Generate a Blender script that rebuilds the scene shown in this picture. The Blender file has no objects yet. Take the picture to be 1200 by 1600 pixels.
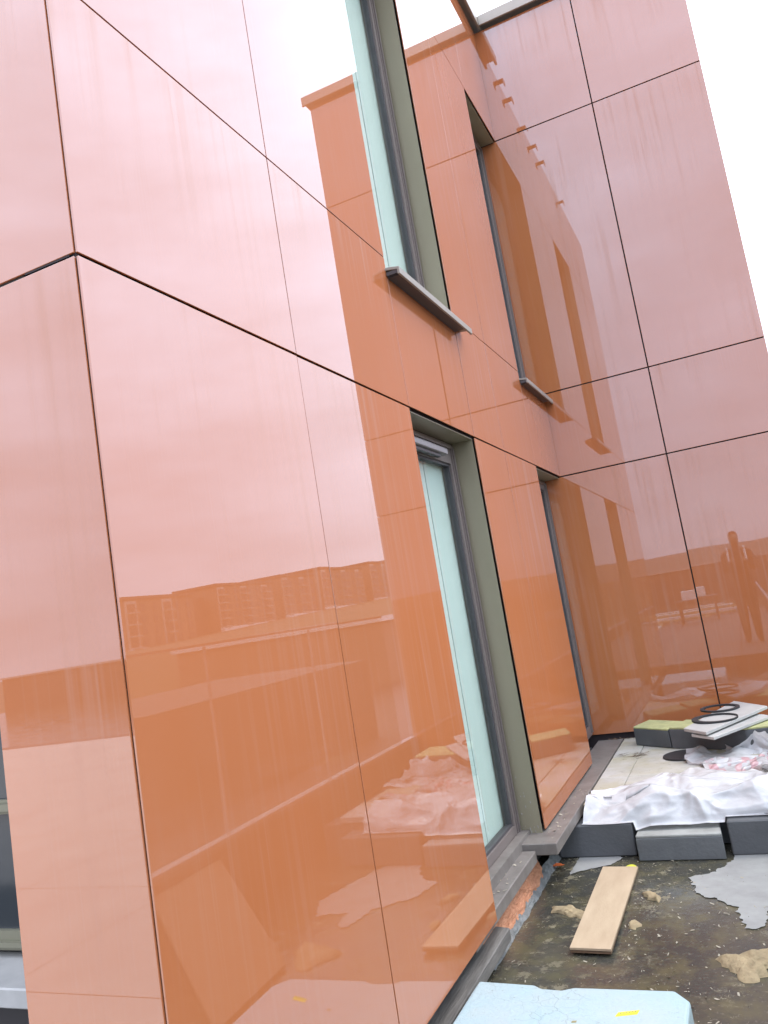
import bpy, bmesh, math, random
import numpy as np
from mathutils import Vector, Matrix, noise as mnoise
random.seed(7); rng = np.random.default_rng(7)
rad = math.radians
scene = bpy.context.scene
col = scene.collection

# ---------------------------------------------------------------- camera, sky, sun, exposure
cam_d = bpy.data.cameras.new('camera'); cam = bpy.data.objects.new('camera', cam_d); col.objects.link(cam)
RM = ((0.900548950194047, 0.4040373949964082, -0.16051595481109085),
      (-0.19850635870874742, 0.05365591871650169, -0.9786297910542485),
      (-0.3867904004193923, 0.9131674686667307, 0.1285237733347476))
cam.matrix_world = Matrix(((RM[0][0], -RM[1][0], -RM[2][0], 1.2),
                           (RM[0][1], -RM[1][1], -RM[2][1], 0.0),
                           (RM[0][2], -RM[1][2], -RM[2][2], 1.5), (0, 0, 0, 1)))
cam_d.sensor_fit = 'VERTICAL'; cam_d.sensor_height = 36.0
cam_d.lens = 1249.69 / 1600 * 36
cam_d.clip_start = 0.02; cam_d.clip_end = 8000
scene.camera = cam

SUN_EL, SUN_AZ = rad(60), rad(28)      # sun behind cloud, out over the open roof
world = bpy.data.worlds.new('World'); scene.world = world; world.use_nodes = True
nt = world.node_tree; nt.nodes.clear()
def wn(t, **k):
    n = nt.nodes.new(t)
    for a, v in k.items(): setattr(n, a, v)
    return n
out = wn('ShaderNodeOutputWorld'); bg = wn('ShaderNodeBackground'); bg.inputs[1].default_value = 0.12
sky = wn('ShaderNodeTexSky', sky_type='NISHITA', sun_disc=False)
sky.sun_elevation = SUN_EL; sky.sun_rotation = rad(90) - SUN_AZ
tc = wn('ShaderNodeTexCoord'); sep = wn('ShaderNodeSeparateXYZ')
nt.links.new(tc.outputs['Generated'], sep.inputs[0])
# overcast luminance: zenith about three times the horizon
m0 = wn('ShaderNodeMath', operation='MAXIMUM'); m0.inputs[1].default_value = 0.0
nt.links.new(sep.outputs[2], m0.inputs[0])
mr = wn('ShaderNodeMapRange'); mr.inputs[1].default_value = 0; mr.inputs[2].default_value = 1
mr.inputs[3].default_value = 15.0; mr.inputs[4].default_value = 39.0
nt.links.new(m0.outputs[0], mr.inputs[0])
mp = wn('ShaderNodeMapping'); mp.inputs['Scale'].default_value = (1.6, 1.6, 5.0)
nt.links.new(tc.outputs['Generated'], mp.inputs[0])
nz = wn('ShaderNodeTexNoise'); nz.inputs['Scale'].default_value = 2.2; nz.inputs['Detail'].default_value = 6; nz.inputs['Roughness'].default_value = .55
nt.links.new(mp.outputs[0], nz.inputs[0])
nr = wn('ShaderNodeMapRange'); nr.inputs[1].default_value = .3; nr.inputs[2].default_value = .7; nr.inputs[3].default_value = .82; nr.inputs[4].default_value = 1.18
nt.links.new(nz.outputs[0], nr.inputs[0])
mu = wn('ShaderNodeMath', operation='MULTIPLY'); nt.links.new(mr.outputs[0], mu.inputs[0]); nt.links.new(nr.outputs[0], mu.inputs[1])
# the cloud layer is brighter round the hidden sun and duller away from it
sv = (math.cos(SUN_EL) * math.cos(SUN_AZ), math.cos(SUN_EL) * math.sin(SUN_AZ), math.sin(SUN_EL))
dt = wn('ShaderNodeVectorMath', operation='DOT_PRODUCT'); dt.inputs[1].default_value = sv
nt.links.new(tc.outputs['Generated'], dt.inputs[0])
lob = wn('ShaderNodeMapRange', interpolation_type='SMOOTHSTEP'); lob.inputs[1].default_value = -.35; lob.inputs[2].default_value = .95; lob.inputs[3].default_value = .78; lob.inputs[4].default_value = .90
nt.links.new(dt.outputs['Value'], lob.inputs[0])
mu0 = mu; mu = wn('ShaderNodeMath', operation='MULTIPLY'); nt.links.new(mu0.outputs[0], mu.inputs[0]); nt.links.new(lob.outputs[0], mu.inputs[1])
cc = wn('ShaderNodeVectorMath', operation='SCALE'); cc.inputs[0].default_value = (0.86, 0.94, 1.12)
nt.links.new(mu.outputs[0], cc.inputs['Scale'])
mix = wn('ShaderNodeMix', data_type='RGBA'); mix.inputs[0].default_value = 0.9
nt.links.new(sky.outputs[0], mix.inputs[6]); nt.links.new(cc.outputs[0], mix.inputs[7])
nt.links.new(mix.outputs[2], bg.inputs[0]); nt.links.new(bg.outputs[0], out.inputs[0])

sun_d = bpy.data.lights.new('sun', 'SUN'); sun_d.energy = 1.5; sun_d.angle = rad(26); sun_d.color = (1, .90, .74)
sun = bpy.data.objects.new('sun', sun_d); col.objects.link(sun)
sdir = Vector((math.cos(SUN_EL) * math.cos(SUN_AZ), math.cos(SUN_EL) * math.sin(SUN_AZ), math.sin(SUN_EL)))
sun.rotation_euler = sdir.to_track_quat('Z', 'Y').to_euler(); sun.location = (10, -5, 30)
scene.view_settings.view_transform = 'Standard'; scene.view_settings.look = 'None'
scene.view_settings.gamma = 1; scene.view_settings.use_curve_mapping = False
scene.view_settings.exposure = 0.22
scene.cycles.max_bounces = 12; scene.cycles.glossy_bounces = 8; scene.cycles.transmission_bounces = 8
scene.cycles.transparent_max_bounces = 12

# ---------------------------------------------------------------- helpers
def setp(o, label=None, cat=None, group=None, kind=None):
    for k, v in (('label', label), ('category', cat), ('group', group), ('kind', kind)):
        if v: o[k] = v
    return o
def link(name, me, mat=None, parent=None):
    o = bpy.data.objects.new(name, me); col.objects.link(o)
    if mat: me.materials.append(mat)
    if parent: o.parent = parent
    return o
def empty(name, loc=(0, 0, 0), rz=0):
    o = bpy.data.objects.new(name, None); col.objects.link(o); o.location = loc; o.rotation_euler = (0, 0, rz)
    o.empty_display_size = .1; return o
def mesh(name, v, f, smooth=False):
    me = bpy.data.meshes.new(name); me.from_pydata([tuple(x) for x in v], [], f); me.update()
    if smooth: me.polygons.foreach_set('use_smooth', [True] * len(me.polygons))
    return me
BF = [(0, 3, 2, 1), (4, 5, 6, 7), (0, 1, 5, 4), (1, 2, 6, 5), (2, 3, 7, 6), (3, 0, 4, 7)]
def boxv(x0, x1, y0, y1, z0, z1):
    return [(x0, y0, z0), (x1, y0, z0), (x1, y1, z0), (x0, y1, z0), (x0, y0, z1), (x1, y0, z1), (x1, y1, z1), (x0, y1, z1)]
def bev(bm, w, seg=1):
    bmesh.ops.bevel(bm, geom=bm.edges[:], offset=w, segments=seg, profile=.5, affect='EDGES', clamp_overlap=True)
def box(name, b, mat, parent=None, bevel=0, seg=1, jit=0):
    v = boxv(*b)
    if jit: v = [tuple(c + random.uniform(-jit, jit) for c in p) for p in v]
    bm = bmesh.new(); vs = [bm.verts.new(p) for p in v]
    for f in BF: bm.faces.new([vs[i] for i in f])
    if bevel: bev(bm, bevel, seg)
    me = bpy.data.meshes.new(name); bm.to_mesh(me); bm.free()
    return link(name, me, mat, parent)
def boxes(name, bl, mat, parent=None):
    v, f = [], []
    for b in bl:
        k = len(v); v += boxv(*b); f += [tuple(i + k for i in q) for q in BF]
    return link(name, mesh(name, v, f), mat, parent)
def prism(name, poly, z0, z1, mat, parent=None, bevel=0, seg=1):
    """poly: list of (x,y) or (x,y,z) base offsets, extruded vertically"""
    n = len(poly); v = [(p[0], p[1], (p[2] if len(p) > 2 else 0) + z0) for p in poly] + [(p[0], p[1], (p[2] if len(p) > 2 else 0) + z1) for p in poly]
    f = [tuple(range(n - 1, -1, -1)), tuple(range(n, 2 * n))] + [(i, (i + 1) % n, n + (i + 1) % n, n + i) for i in range(n)]
    bm = bmesh.new(); vs = [bm.verts.new(p) for p in v]
    for q in f: bm.faces.new([vs[i] for i in q])
    bmesh.ops.recalc_face_normals(bm, faces=bm.faces[:])
    if bevel: bev(bm, bevel, seg)
    me = bpy.data.meshes.new(name); bm.to_mesh(me); bm.free()
    return link(name, me, mat, parent)
def extr(name, prof, axis, a, b, mat, parent=None, bevel=0):
    """profile of 2D points extruded along axis 'x' (points are y,z) or 'y' (points are x,z)"""
    n = len(prof)
    P = (lambda p, t: (p[0], t, p[1])) if axis == 'y' else (lambda p, t: (t, p[0], p[1]))
    v = [P(p, a) for p in prof] + [P(p, b) for p in prof]
    f = [tuple(range(n)), tuple(range(2 * n - 1, n - 1, -1))] + [(i, n + i, n + (i + 1) % n, (i + 1) % n) for i in range(n)]
    bm = bmesh.new(); vs = [bm.verts.new(p) for p in v]
    for q in f: bm.faces.new([vs[i] for i in q])
    bmesh.ops.recalc_face_normals(bm, faces=bm.faces[:])
    if bevel: bev(bm, bevel)
    me = bpy.data.meshes.new(name); bm.to_mesh(me); bm.free()
    return link(name, me, mat, parent)
def tube(name, pts, r, mat, parent=None, n=6):
    v, f = [], []
    for i, p in enumerate(pts):
        p = Vector(p); d = (Vector(pts[min(i + 1, len(pts) - 1)]) - Vector(pts[max(i - 1, 0)])).normalized()
        u = d.orthogonal().normalized(); w = d.cross(u)
        rr = r[i] if isinstance(r, (list, tuple)) else r
        for k in range(n):
            a = 2 * math.pi * k / n; v.append(p + (u * math.cos(a) + w * math.sin(a)) * rr)
    for i in range(len(pts) - 1):
        for k in range(n): f.append((i * n + k, i * n + (k + 1) % n, (i + 1) * n + (k + 1) % n, (i + 1) * n + k))
    f += [tuple(range(n - 1, -1, -1)), tuple(range(len(v) - n, len(v)))]
    return link(name, mesh(name, v, f, True), mat, parent)

# ---------------------------------------------------------------- materials
class Mat:
    def __init__(s, name, color=(.5, .5, .5), rough=.5, **k):
        s.m = bpy.data.materials.new(name); s.m.use_nodes = True; s.nt = s.m.node_tree
        s.b = s.nt.nodes['Principled BSDF']; s.o = s.nt.nodes['Material Output']
        s.set('Base Color', color); s.set('Roughness', rough)
        for a, v in k.items(): s.set(a.replace('_', ' '), v)
    def set(s, i, v):
        i = s.b.inputs[i]; i.default_value = (*v, 1) if isinstance(v, tuple) and len(v) == 3 and i.type == 'RGBA' else v
    def n(s, t, **k):
        x = s.nt.nodes.new(t)
        for a, v in k.items(): setattr(x, a, v)
        return x
    def l(s, a, b): s.nt.links.new(a, b)
    def pos(s, scale=(1, 1, 1), rnd=False):
        g = s.n('ShaderNodeNewGeometry'); mp = s.n('ShaderNodeMapping'); mp.inputs['Scale'].default_value = scale
        s.l(g.outputs['Position'], mp.inputs[0])
        if rnd:
            oi = s.n('ShaderNodeObjectInfo'); c = s.n('ShaderNodeVectorMath', operation='SCALE'); c.inputs[0].default_value = (37, 17, 51)
            s.l(oi.outputs['Random'], c.inputs['Scale']); s.l(c.outputs[0], mp.inputs['Location'])
        return mp.outputs[0]
    def noise(s, vec, scale, detail=4, rough=.5, lo=.3, hi=.7, a=0., b=1., dist=0):
        x = s.n('ShaderNodeTexNoise'); x.inputs['Scale'].default_value = scale; x.inputs['Detail'].default_value = detail
        x.inputs['Roughness'].default_value = rough; x.inputs['Distortion'].default_value = dist; s.l(vec, x.inputs[0])
        r = s.n('ShaderNodeMapRange'); 
        for i, v in enumerate((lo, hi, a, b)): r.inputs[i + 1].default_value = v
        s.l(x.outputs[0], r.inputs[0]); return r.outputs[0]
    def math(s, op, a, b):
        x = s.n('ShaderNodeMath', operation=op)
        for i, v in enumerate((a, b)):
            if isinstance(v, (int, float)): x.inputs[i].default_value = v
            else: s.l(v, x.inputs[i])
        return x.outputs[0]
    def mix(s, fac, a, b):
        x = s.n('ShaderNodeMix', data_type='RGBA')
        for i, v in ((0, fac), (6, a), (7, b)):
            if isinstance(v, (int, float)): x.inputs[i].default_value = v
            elif isinstance(v, tuple): x.inputs[i].default_value = (*v, 1)
            else: s.l(v, x.inputs[i])
        return x.outputs[2]
    def color(s, c): s.l(c, s.b.inputs['Base Color'])
    def bump(s, h, strength=.3, dist=.01, inp='Normal'):
        x = s.n('ShaderNodeBump'); x.inputs['Strength'].default_value = strength; x.inputs['Distance'].default_value = dist
        s.l(h, x.inputs['Height']); s.l(x.outputs[0], s.b.inputs[inp]); return x

def speckled(name, c1, c2, scale, rough=.7, bump=.2, bscale=None, sc=(1, 1, 1), bdist=.004, **k):
    m = Mat(name, c1, rough, **k); v = m.pos(sc, True)
    m.color(m.mix(m.noise(v, scale, 6, .6), c1, c2)); m.bump(m.noise(v, bscale or scale * 3, 4), bump, bdist); return m

# glossy coated cladding: terracotta body under a clear hard coat, rain streaks and dust on it
PAN = (.46, .153, .058)
def cladding():
    m = Mat('glossy_terracotta', PAN, .004)
    m.set('IOR', 2.15); m.set('Specular Tint', (.66, .86, 1.0))
    v = m.pos((26, 26, .55), True); v2 = m.pos((1.3, 1.3, .9), True); v3 = m.pos((75, 75, .9), True)
    st = m.math('MULTIPLY', m.noise(v, 1, 3, .55, .5, .78), m.noise(v2, 1, 3, .5, .40, .66))
    fine = m.math('MULTIPLY', m.noise(v3, 1, 2, .5, .55, .8), m.noise(v2, 1.7, 3, .5, .45, .7))
    s = m.math('ADD', m.math('MULTIPLY', st, .40), m.math('MULTIPLY', fine, .34))
    # rain runs start below each joint, so they fade down the sheet
    tc = m.n('ShaderNodeTexCoord'); sp = m.n('ShaderNodeSeparateXYZ'); m.l(tc.outputs['Generated'], sp.inputs[0])
    rr = m.n('ShaderNodeMapRange'); rr.inputs[1].default_value = .25; rr.inputs[2].default_value = .95; rr.inputs[3].default_value = .35; rr.inputs[4].default_value = 1.0
    m.l(sp.outputs[2], rr.inputs[0]); s = m.math('MULTIPLY', s, rr.outputs[0])
    haze = m.math('MULTIPLY', m.noise(m.pos((2.2, 2.2, 1.2), True), 1, 5, .6, .45, .8), .04)
    s = m.math('ADD', s, haze)
    cloud = m.noise(m.pos((.9, .9, .6), True), 1, 3, .5, .3, .75)
    body = m.mix(cloud, PAN, (PAN[0] * .93, PAN[1] * .95, PAN[2] * .95))
    m.color(m.mix(s, body, (.40, .33, .31)))
    m.l(m.math('ADD', m.math('MULTIPLY', s, .10), .003), m.b.inputs['Roughness'])
    m.l(m.math('SUBTRACT', .5, m.math('MULTIPLY', s, 1.2)), m.b.inputs['Specular IOR Level'])
    m.bump(m.noise(m.pos((1.4, 1.4, 1.1), True), 1, 1, .4, 0, 1), .02, .02)
    return m
M = {}
M['clad'] = cladding().m
M['back'] = Mat('dark_backing', (.03, .02, .022), .8).m
M['core'] = Mat('insulated_wall', (.1, .09, .09), .9).m
mm = Mat('bronze_reveal_sheet', (.17, .158, .115), .42, Metallic=.25); v = mm.pos((3, 3, .6), True)
mm.color(mm.mix(mm.noise(v, 2, 5), (.30, .262, .185), (.26, .23, .16))); M['reveal'] = mm.m
mm = Mat('brown_grey_frame', (.20, .165, .155), .38, Metallic=.2); M['frame'] = mm.m
M['gasket'] = Mat('rubber_gasket', (.06, .055, .06), .5).m
M['sill'] = speckled('beige_pressed_metal', (.34, .315, .28), (.27, .25, .225), 9, .4, .05).m
M['coping'] = speckled('beige_coping', (.42, .37, .32), (.36, .32, .28), 5, .45, .05).m
M['bracket'] = Mat('galvanised_bracket', (.35, .33, .34), .5, Metallic=.4).m
mm = speckled('dusty_flashing', (.135, .115, .105), (.20, .18, .165), 9, .5, .1); M['flash'] = mm.m
# glazing
g = Mat('green_tinted_glass', (.7, .85, .8), .0); g.nt.nodes.remove(g.b)
tr = g.n('ShaderNodeBsdfTransparent'); tr.inputs[0].default_value = (.95, .985, .972, 1)
gl = g.n('ShaderNodeBsdfGlossy'); gl.inputs['Roughness'].default_value = .0
fr = g.n('ShaderNodeFresnel'); fr.inputs[0].default_value = 1.75
gb = g.n('ShaderNodeNewGeometry'); ms = g.n('ShaderNodeMixShader'); g.l(g.math('MULTIPLY', fr.outputs[0], g.math('SUBTRACT', 1, gb.outputs['Backfacing'])), ms.inputs[0]); g.l(tr.outputs[0], ms.inputs[1]); g.l(gl.outputs[0], ms.inputs[2]); g.l(ms.outputs[0], g.o.inputs[0])
M['glass'] = g.m
mm = Mat('pale_blind', (.55, .68, .63), .8); v = mm.pos((9, 9, .3), True)
mm.color(mm.mix(mm.noise(v, 1, 3), (.60, .655, .625), (.55, .62, .59))); M['blind'] = mm.m
M['inner'] = Mat('dim_room', (.06, .065, .07), .9).m
# roof
def membrane():
    m = Mat('wet_bitumen_membrane', (.05, .045, .035), .3)
    v = m.pos(); n1 = m.noise(v, 1.6, 5, .6, .38, .62); n2 = m.noise(v, 7, 6, .65, .45, .62); n3 = m.noise(v, 45, 4, .6, .58, .72)
    c = m.mix(n1, (.070, .063, .048), (.038, .040, .038)); c = m.mix(m.math('MULTIPLY', n2, .55), c, (.115, .10, .05))
    n4 = m.math('MULTIPLY', m.noise(v, 10, 7, .78, .53, .62), m.noise(v, 2.1, 3, .5, .44, .58)); c = m.mix(m.math('MULTIPLY', n4, .75), c, (.25, .22, .145))
    c = m.mix(m.math('MULTIPLY', n3, .35), c, (.30, .27, .21)); m.color(c)
    r = m.math('ADD', m.noise(v, 2.3, 4, .6, .42, .6, .04, .22), m.math('MULTIPLY', n4, .4)); m.l(r, m.b.inputs['Roughness'])
    m.bump(m.math('ADD', m.noise(v, 30, 5, .6), m.math('MULTIPLY', n4, 1.5)), .14, .005); return m
M['memb'] = membrane().m
M['patch'] = speckled('dry_grey_silt', (.31, .31, .30), (.245, .24, .235), 12, .6, .12).m
mm = Mat('pale_paver', (.4, .4, .38), .7); v = mm.pos((1, 1, 1), True); vg = mm.pos()
c = mm.mix(mm.noise(v, 3.5, 6, .6, .35, .65), (.47, .455, .43), (.38, .365, .33)); c = mm.mix(mm.math('MULTIPLY', mm.noise(vg, 2.4, 4, .6, .42, .6), .8), c, (.37, .335, .23)); c = mm.mix(mm.math('MULTIPLY', mm.noise(vg, 6, 6, .7, .55, .7), .5), c, (.24, .22, .18))
c = mm.mix(mm.math('MULTIPLY', mm.noise(vg, 28, 5, .6, .6, .75), .6), c, (.15, .135, .11)); mm.color(c); mm.bump(mm.noise(vg, 60, 5), .25, .003); M['paver'] = mm.m
M['concrete'] = speckled('pale_concrete', (.62, .55, .47), (.52, .46, .40), 2.2, .8, .2, 30).m
M['skirt'] = speckled('grey_membrane_skirt', (.23, .235, .235), (.11, .115, .115), 14, .6, .6, 25, bdist=.015).m
M['foamred'] = speckled('orange_foam_edge', (.66, .32, .19), (.46, .18, .09), 26, .85, .4, 40, (1, 1, 3), bdist=.02).m
M['plank'] = speckled('weathered_grey_plank', (.20, .185, .17), (.085, .078, .072), 5, .75, .4, 20, (6, .7, 6)).m
# loose things
M['bluefoam'] = speckled('pale_blue_foam', (.33, .455, .50), (.37, .445, .47), 6, .75, .35, 45).m
def cracked():
    m = Mat('pale_blue_foam', (.33, .455, .50), .75); v = m.pos()
    c = m.mix(m.noise(v, 5, 6, .6), (.30, .415, .45), (.35, .41, .425)); c = m.mix(m.math('MULTIPLY', m.noise(v, 3.1, 5, .6, .55, .72), .55), c, (.40, .40, .36))
    d = m.n('ShaderNodeVectorMath', operation='ADD'); nn = m.n('ShaderNodeTexNoise'); nn.inputs['Scale'].default_value = 14; m.l(v, nn.inputs[0]); sc = m.n('ShaderNodeVectorMath', operation='SCALE'); sc.inputs['Scale'].default_value = .06; m.l(nn.outputs[1], sc.inputs[0]); m.l(v, d.inputs[0]); m.l(sc.outputs[0], d.inputs[1])
    vo = m.n('ShaderNodeTexVoronoi', feature='DISTANCE_TO_EDGE'); vo.inputs['Scale'].default_value = 17; m.l(d.outputs[0], vo.inputs[0])
    k = m.n('ShaderNodeMapRange'); k.inputs[1].default_value = 0; k.inputs[2].default_value = .022; k.inputs[3].default_value = 1; k.inputs[4].default_value = 0; m.l(vo.outputs[0], k.inputs[0])
    cr = m.math('MULTIPLY', k.outputs[0], m.noise(v, 4, 3, .5, .5, .62)); c = m.mix(m.math('MULTIPLY', cr, .55), c, (.20, .22, .21))
    c = m.mix(m.math('MULTIPLY', m.noise(v, 55, 4, .6, .64, .74), .7), c, (.17, .16, .13)); m.color(c)
    m.bump(m.math('SUBTRACT', m.noise(v, 60, 5, .6), cr), .4, .004); return m.m
M['bluefoam'] = cracked()
M['sticker'] = Mat('yellow_sticker', (.75, .62, .05), .5).m
M['darkprint'] = Mat('dark_print', (.25, .22, .1), .6).m
mm = speckled('plywood_face', (.47, .36, .245), (.38, .28, .185), 3, .7, .15, 40, (5, 1.1, 8)); M['ply'] = mm.m
M['plyedge'] = speckled('plywood_edge', (.20, .12, .07), (.10, .06, .035), 60, .8, .2, 40, (1, 1, 6)).m
M['greyfoam'] = speckled('charcoal_foam', (.105, .108, .115), (.08, .084, .09), 7, .75, .25, 60).m
M['midfoam'] = speckled('mid_grey_foam', (.15, .155, .16), (.115, .12, .125), 6, .8, .3, 60).m
M['foamtop'] = speckled('pale_foam_top', (.36, .365, .35), (.22, .22, .205), 8, .8, .3, 30).m  # speckled colour for the block's top, paler than its sides
M['yellowtop'] = speckled('yellow_green_top', (.50, .50, .23), (.34, .34, .17), 13, .8, .4, 35).m
M['board'] = speckled('pale_grey_board', (.46, .45, .43), (.36, .35, .34), 6, .6, .1).m
M['boardface'] = Mat('pale_lavender_face', (.47, .45, .48), .55).m
M['rubber'] = Mat('black_rubber', (.018, .019, .022), .55).m
def plastic(name, c, stripes=False):
    m = Mat(name, c, .2); m.set('Specular IOR Level', .6)
    m.set('Subsurface Weight', 0.0)
    v = m.pos((1, 1, 1)); 
    if stripes:
        uv = m.n('ShaderNodeTexCoord'); w = m.n('ShaderNodeTexWave', wave_type='BANDS', bands_direction='X'); w.inputs['Scale'].default_value = 2.3; w.inputs['Distortion'].default_value = 1.2
        m.l(uv.outputs['UV'], w.inputs[0]); r = m.n('ShaderNodeMapRange'); r.inputs[1].default_value = .55; r.inputs[2].default_value = .65; m.l(w.outputs[1], r.inputs[0])
        m.color(m.mix(m.math('MULTIPLY', r.outputs[0], m.noise(v, 5, 3, .5, .45, .55)), c, (.64, .38, .40)))
    else: m.color(m.mix(m.noise(v, 9, 5, .6, .5, .75), c, (c[0] * .8, c[1] * .79, c[2] * .78)))
    m.bump(m.noise(v, 18, 4, .55), .22, .008)
    tl = m.n('ShaderNodeBsdfTranslucent'); tl.inputs[0].default_value = (*c, 1); x = m.n('ShaderNodeMixShader'); x.inputs[0].default_value = .30
    m.l(m.b.outputs[0], x.inputs[1]); m.l(tl.outputs[0], x.inputs[2]); m.l(x.outputs[0], m.o.inputs[0]); return m
M['plastic'] = plastic('white_plastic_film', (.70, .70, .72)).m
M['plastic2'] = plastic('white_pink_plastic', (.60, .58, .59), True).m
M['rag'] = speckled('tan_rag', (.38, .29, .17), (.22, .17, .10), 16, .9, .6, 40, bdist=.01).m
M['leaf'] = Mat('yellow_leaf', (.55, .55, .05), .5).m
M['orange'] = Mat('orange_scrap', (.55, .12, .03), .6).m
M['flake'] = Mat('pale_flake', (.36, .32, .25), .8).m
M['brick'] = speckled('brown_brick', (.22, .15, .11), (.18, .12, .09), 1, .85, .1).m
M['render'] = speckled('pale_render', (.42, .38, .34), (.36, .32, .29), .6, .85, .1).m
M['wglass'] = Mat('far_window_glass', (.04, .045, .05), .1).m
M['grass'] = speckled('dull_meadow', (.07, .075, .035), (.10, .085, .05), .05, .95, .1).m
M['hill'] = speckled('far_hill', (.075, .085, .07), (.10, .10, .085), .01, .95, .1).m
M['dark'] = speckled('dark_parapet_sheet', (.075, .06, .055), (.055, .045, .042), 1.5, .6, .1).m
M['steel'] = Mat('bright_steel', (.72, .72, .72), .35, Metallic=.3).m
M['timber'] = speckled('sawn_timber', (.45, .33, .2), (.33, .23, .13), 3, .8, .2, 20, (4, 4, 4)).m
M['olive'] = Mat('olive_frame', (.20, .19, .135), .45, Metallic=.2).m
M['cloth'] = Mat('dark_jacket', (.012, .013, .016), .8).m
M['skin'] = Mat('skin_tone', (.28, .17, .12), .55).m
M['band'] = Mat('reflective_band', (.75, .75, .72), .4).m
M['white'] = speckled('white_foam', (.74, .74, .72), (.65, .65, .63), 9, .7, .1).m
cg = Mat('clear_balustrade_glass', (.8, .8, .8), 0); cg.nt.nodes.remove(cg.b)
tr = cg.n('ShaderNodeBsdfTransparent'); tr.inputs[0].default_value = (.82, .86, .84, 1); gl = cg.n('ShaderNodeBsdfGlossy'); gl.inputs['Roughness'].default_value = 0
fr = cg.n('ShaderNodeFresnel'); fr.inputs[0].default_value = 1.5; ms = cg.n('ShaderNodeMixShader'); gb = cg.n('ShaderNodeNewGeometry')
cg.l(cg.math('MULTIPLY', fr.outputs[0], cg.math('SUBTRACT', 1, gb.outputs['Backfacing'])), ms.inputs[0]); cg.l(tr.outputs[0], ms.inputs[1]); cg.l(gl.outputs[0], ms.inputs[2]); cg.l(ms.outputs[0], cg.o.inputs[0]); M['clear'] = cg.m

# ---------------------------------------------------------------- setting
YB, XB, YC, XC = 6.684, 1.72, 1.328, -.38     # wall planes: A is x=0, B is y=YB, C is y=YC
ZB, Z1, Z2, Z3, ZT = .19, 2.41, 3.13, 5.46, 6.52
setp(link('ground', mesh('ground', [(-4000, -4000, -12), (4000, -4000, -12), (4000, 4000, -12), (-4000, 4000, -12)], [(0, 1, 2, 3)]), M['grass']), kind='structure')
setp(box('roof_membrane', (-30, 1.78, -24.3, 30, -.35, 0), M['memb']), kind='structure')
setp(box('lower_storeys', (-29.9, 1.7, -24.2, 29.9, -12.5, -.36), M['render']), kind='structure')
pav = setp(box('paved_terrace', (-14, 1.6, -9, 1.30, .004, .160), M['core']), kind='structure')
M['walk'] = speckled('dark_walkway_mat', (.13, .115, .105), (.09, .08, .075), 4, .75, .2, 30)
M['walk'] = M['walk'].m if hasattr(M['walk'], 'm') else M['walk']
def slab(name, b, par): return box(name, b, M['walk'] if b[0] > -.3 else M['concrete'], par, .004)
for i in range(3):
    for j in range(17):
        x1 = 1.59 - i * .6; y1 = 1.29 - j * .6
        slab('paver', (x1 - .594, x1, y1 - .594, y1, .16, .2 + random.uniform(-.002, .002)), pav)
o = boxes('paver_field', [(1.59 - (i + 1) * 1.2 + .006, 1.59 - i * 1.2, 1.29 - (j + 1) * 1.2 + .006, 1.29 - j * 1.2, .16, .2) for i in range(2, 13) for j in range(8) if not (i == 1)], M['concrete'], pav)
o['kind'] = 'stuff'
o = pav

# far land on the open side, rising to the row of blocks
def sheet(name, fn, xs, ys, mat, smooth=True):
    v = [(x, y, fn(x, y)) for y in ys for x in xs]; nx = len(xs)
    f = [(j * nx + i, j * nx + i + 1, (j + 1) * nx + i + 1, (j + 1) * nx + i) for j in range(len(ys) - 1) for i in range(nx - 1)]
    return link(name, mesh(name, v, f, smooth), mat)
def sm(t): t = max(0, min(1, t)); return t * t * (3 - 2 * t)
def bankz(x, y): return -12.3 + (12.3 + 2.6 + max(0, (y - 130)) * .042) * sm((x - 45) / 65) * sm((y + 10) / 90) * sm((460 - y) / 90) * sm((330 - x) / 120)
setp(sheet('rising_bank', bankz, [40 + i * 12 for i in range(26)], [-20 + i * 16 for i in range(32)], M['grass']), kind='structure')
def hillz(x, y): return -14 + (52 + 30 * mnoise.noise(Vector((x / 700, 3.1, 0))) + 10 * mnoise.noise(Vector((x / 180, 9.1, y / 300)))) * sm((x + 900) / 700) * sm((-y - 1300) / 500) * sm((3400 + y) / 500)
setp(sheet('hills', hillz, [-2600 + i * 80 for i in range(66)], [-3400 + i * 90 for i in range(25)], M['hill']), kind='structure')

# ---------------------------------------------------------------- the clad building
bld = empty('clad_building', (0, YC, 0))
setp(bld, 'large building clad in glossy terracotta panels with an inner corner', 'building')
bld_off = Vector((0, YC, 0))
def P(o): o.location = o.location - bld_off; return o         # children are built in world coordinates
def part(fn, *a, **k): return P(fn(*a, parent=bld, **k))
def panel(plane, a0, a1, z0, z1, tilt=True):
    """one cladding sheet 6 mm thick; plane 'A','B','C','E'"""
    t = .006; bw = .0011
    if plane == 'A': b = (-t, 0, a0, a1, z0, z1)
    elif plane == 'B': b = (a0, a1, YB, YB + t, z0, z1)
    elif plane == 'C': b = (a0, a1, YC, YC + t, z0, z1)
    else: b = (XB - t, XB, a0, a1, z0, z1)
    o = box('cladding_panel', b, M['clad'], bld, bw, 2)
    cx, cy, cz = (b[0] + b[1]) / 2, (b[2] + b[3]) / 2, (b[4] + b[5]) / 2
    if tilt:
        ax = (Matrix.Rotation(rad(random.gauss(0, .05)), 4, 'Z') @ Matrix.Rotation(rad(random.gauss(0, .05)), 4, 'Y' if plane in 'AE' else 'X'))
        T = Matrix.Translation((cx, cy, cz)); o.data.transform(T @ ax @ T.inverted())
    P(o); return o
gA, gv = .0045, .0025                                         # half joint: horizontal, vertical
backs = []
def gz(z): return gA if abs(z - Z1) < .01 else .0026
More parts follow.
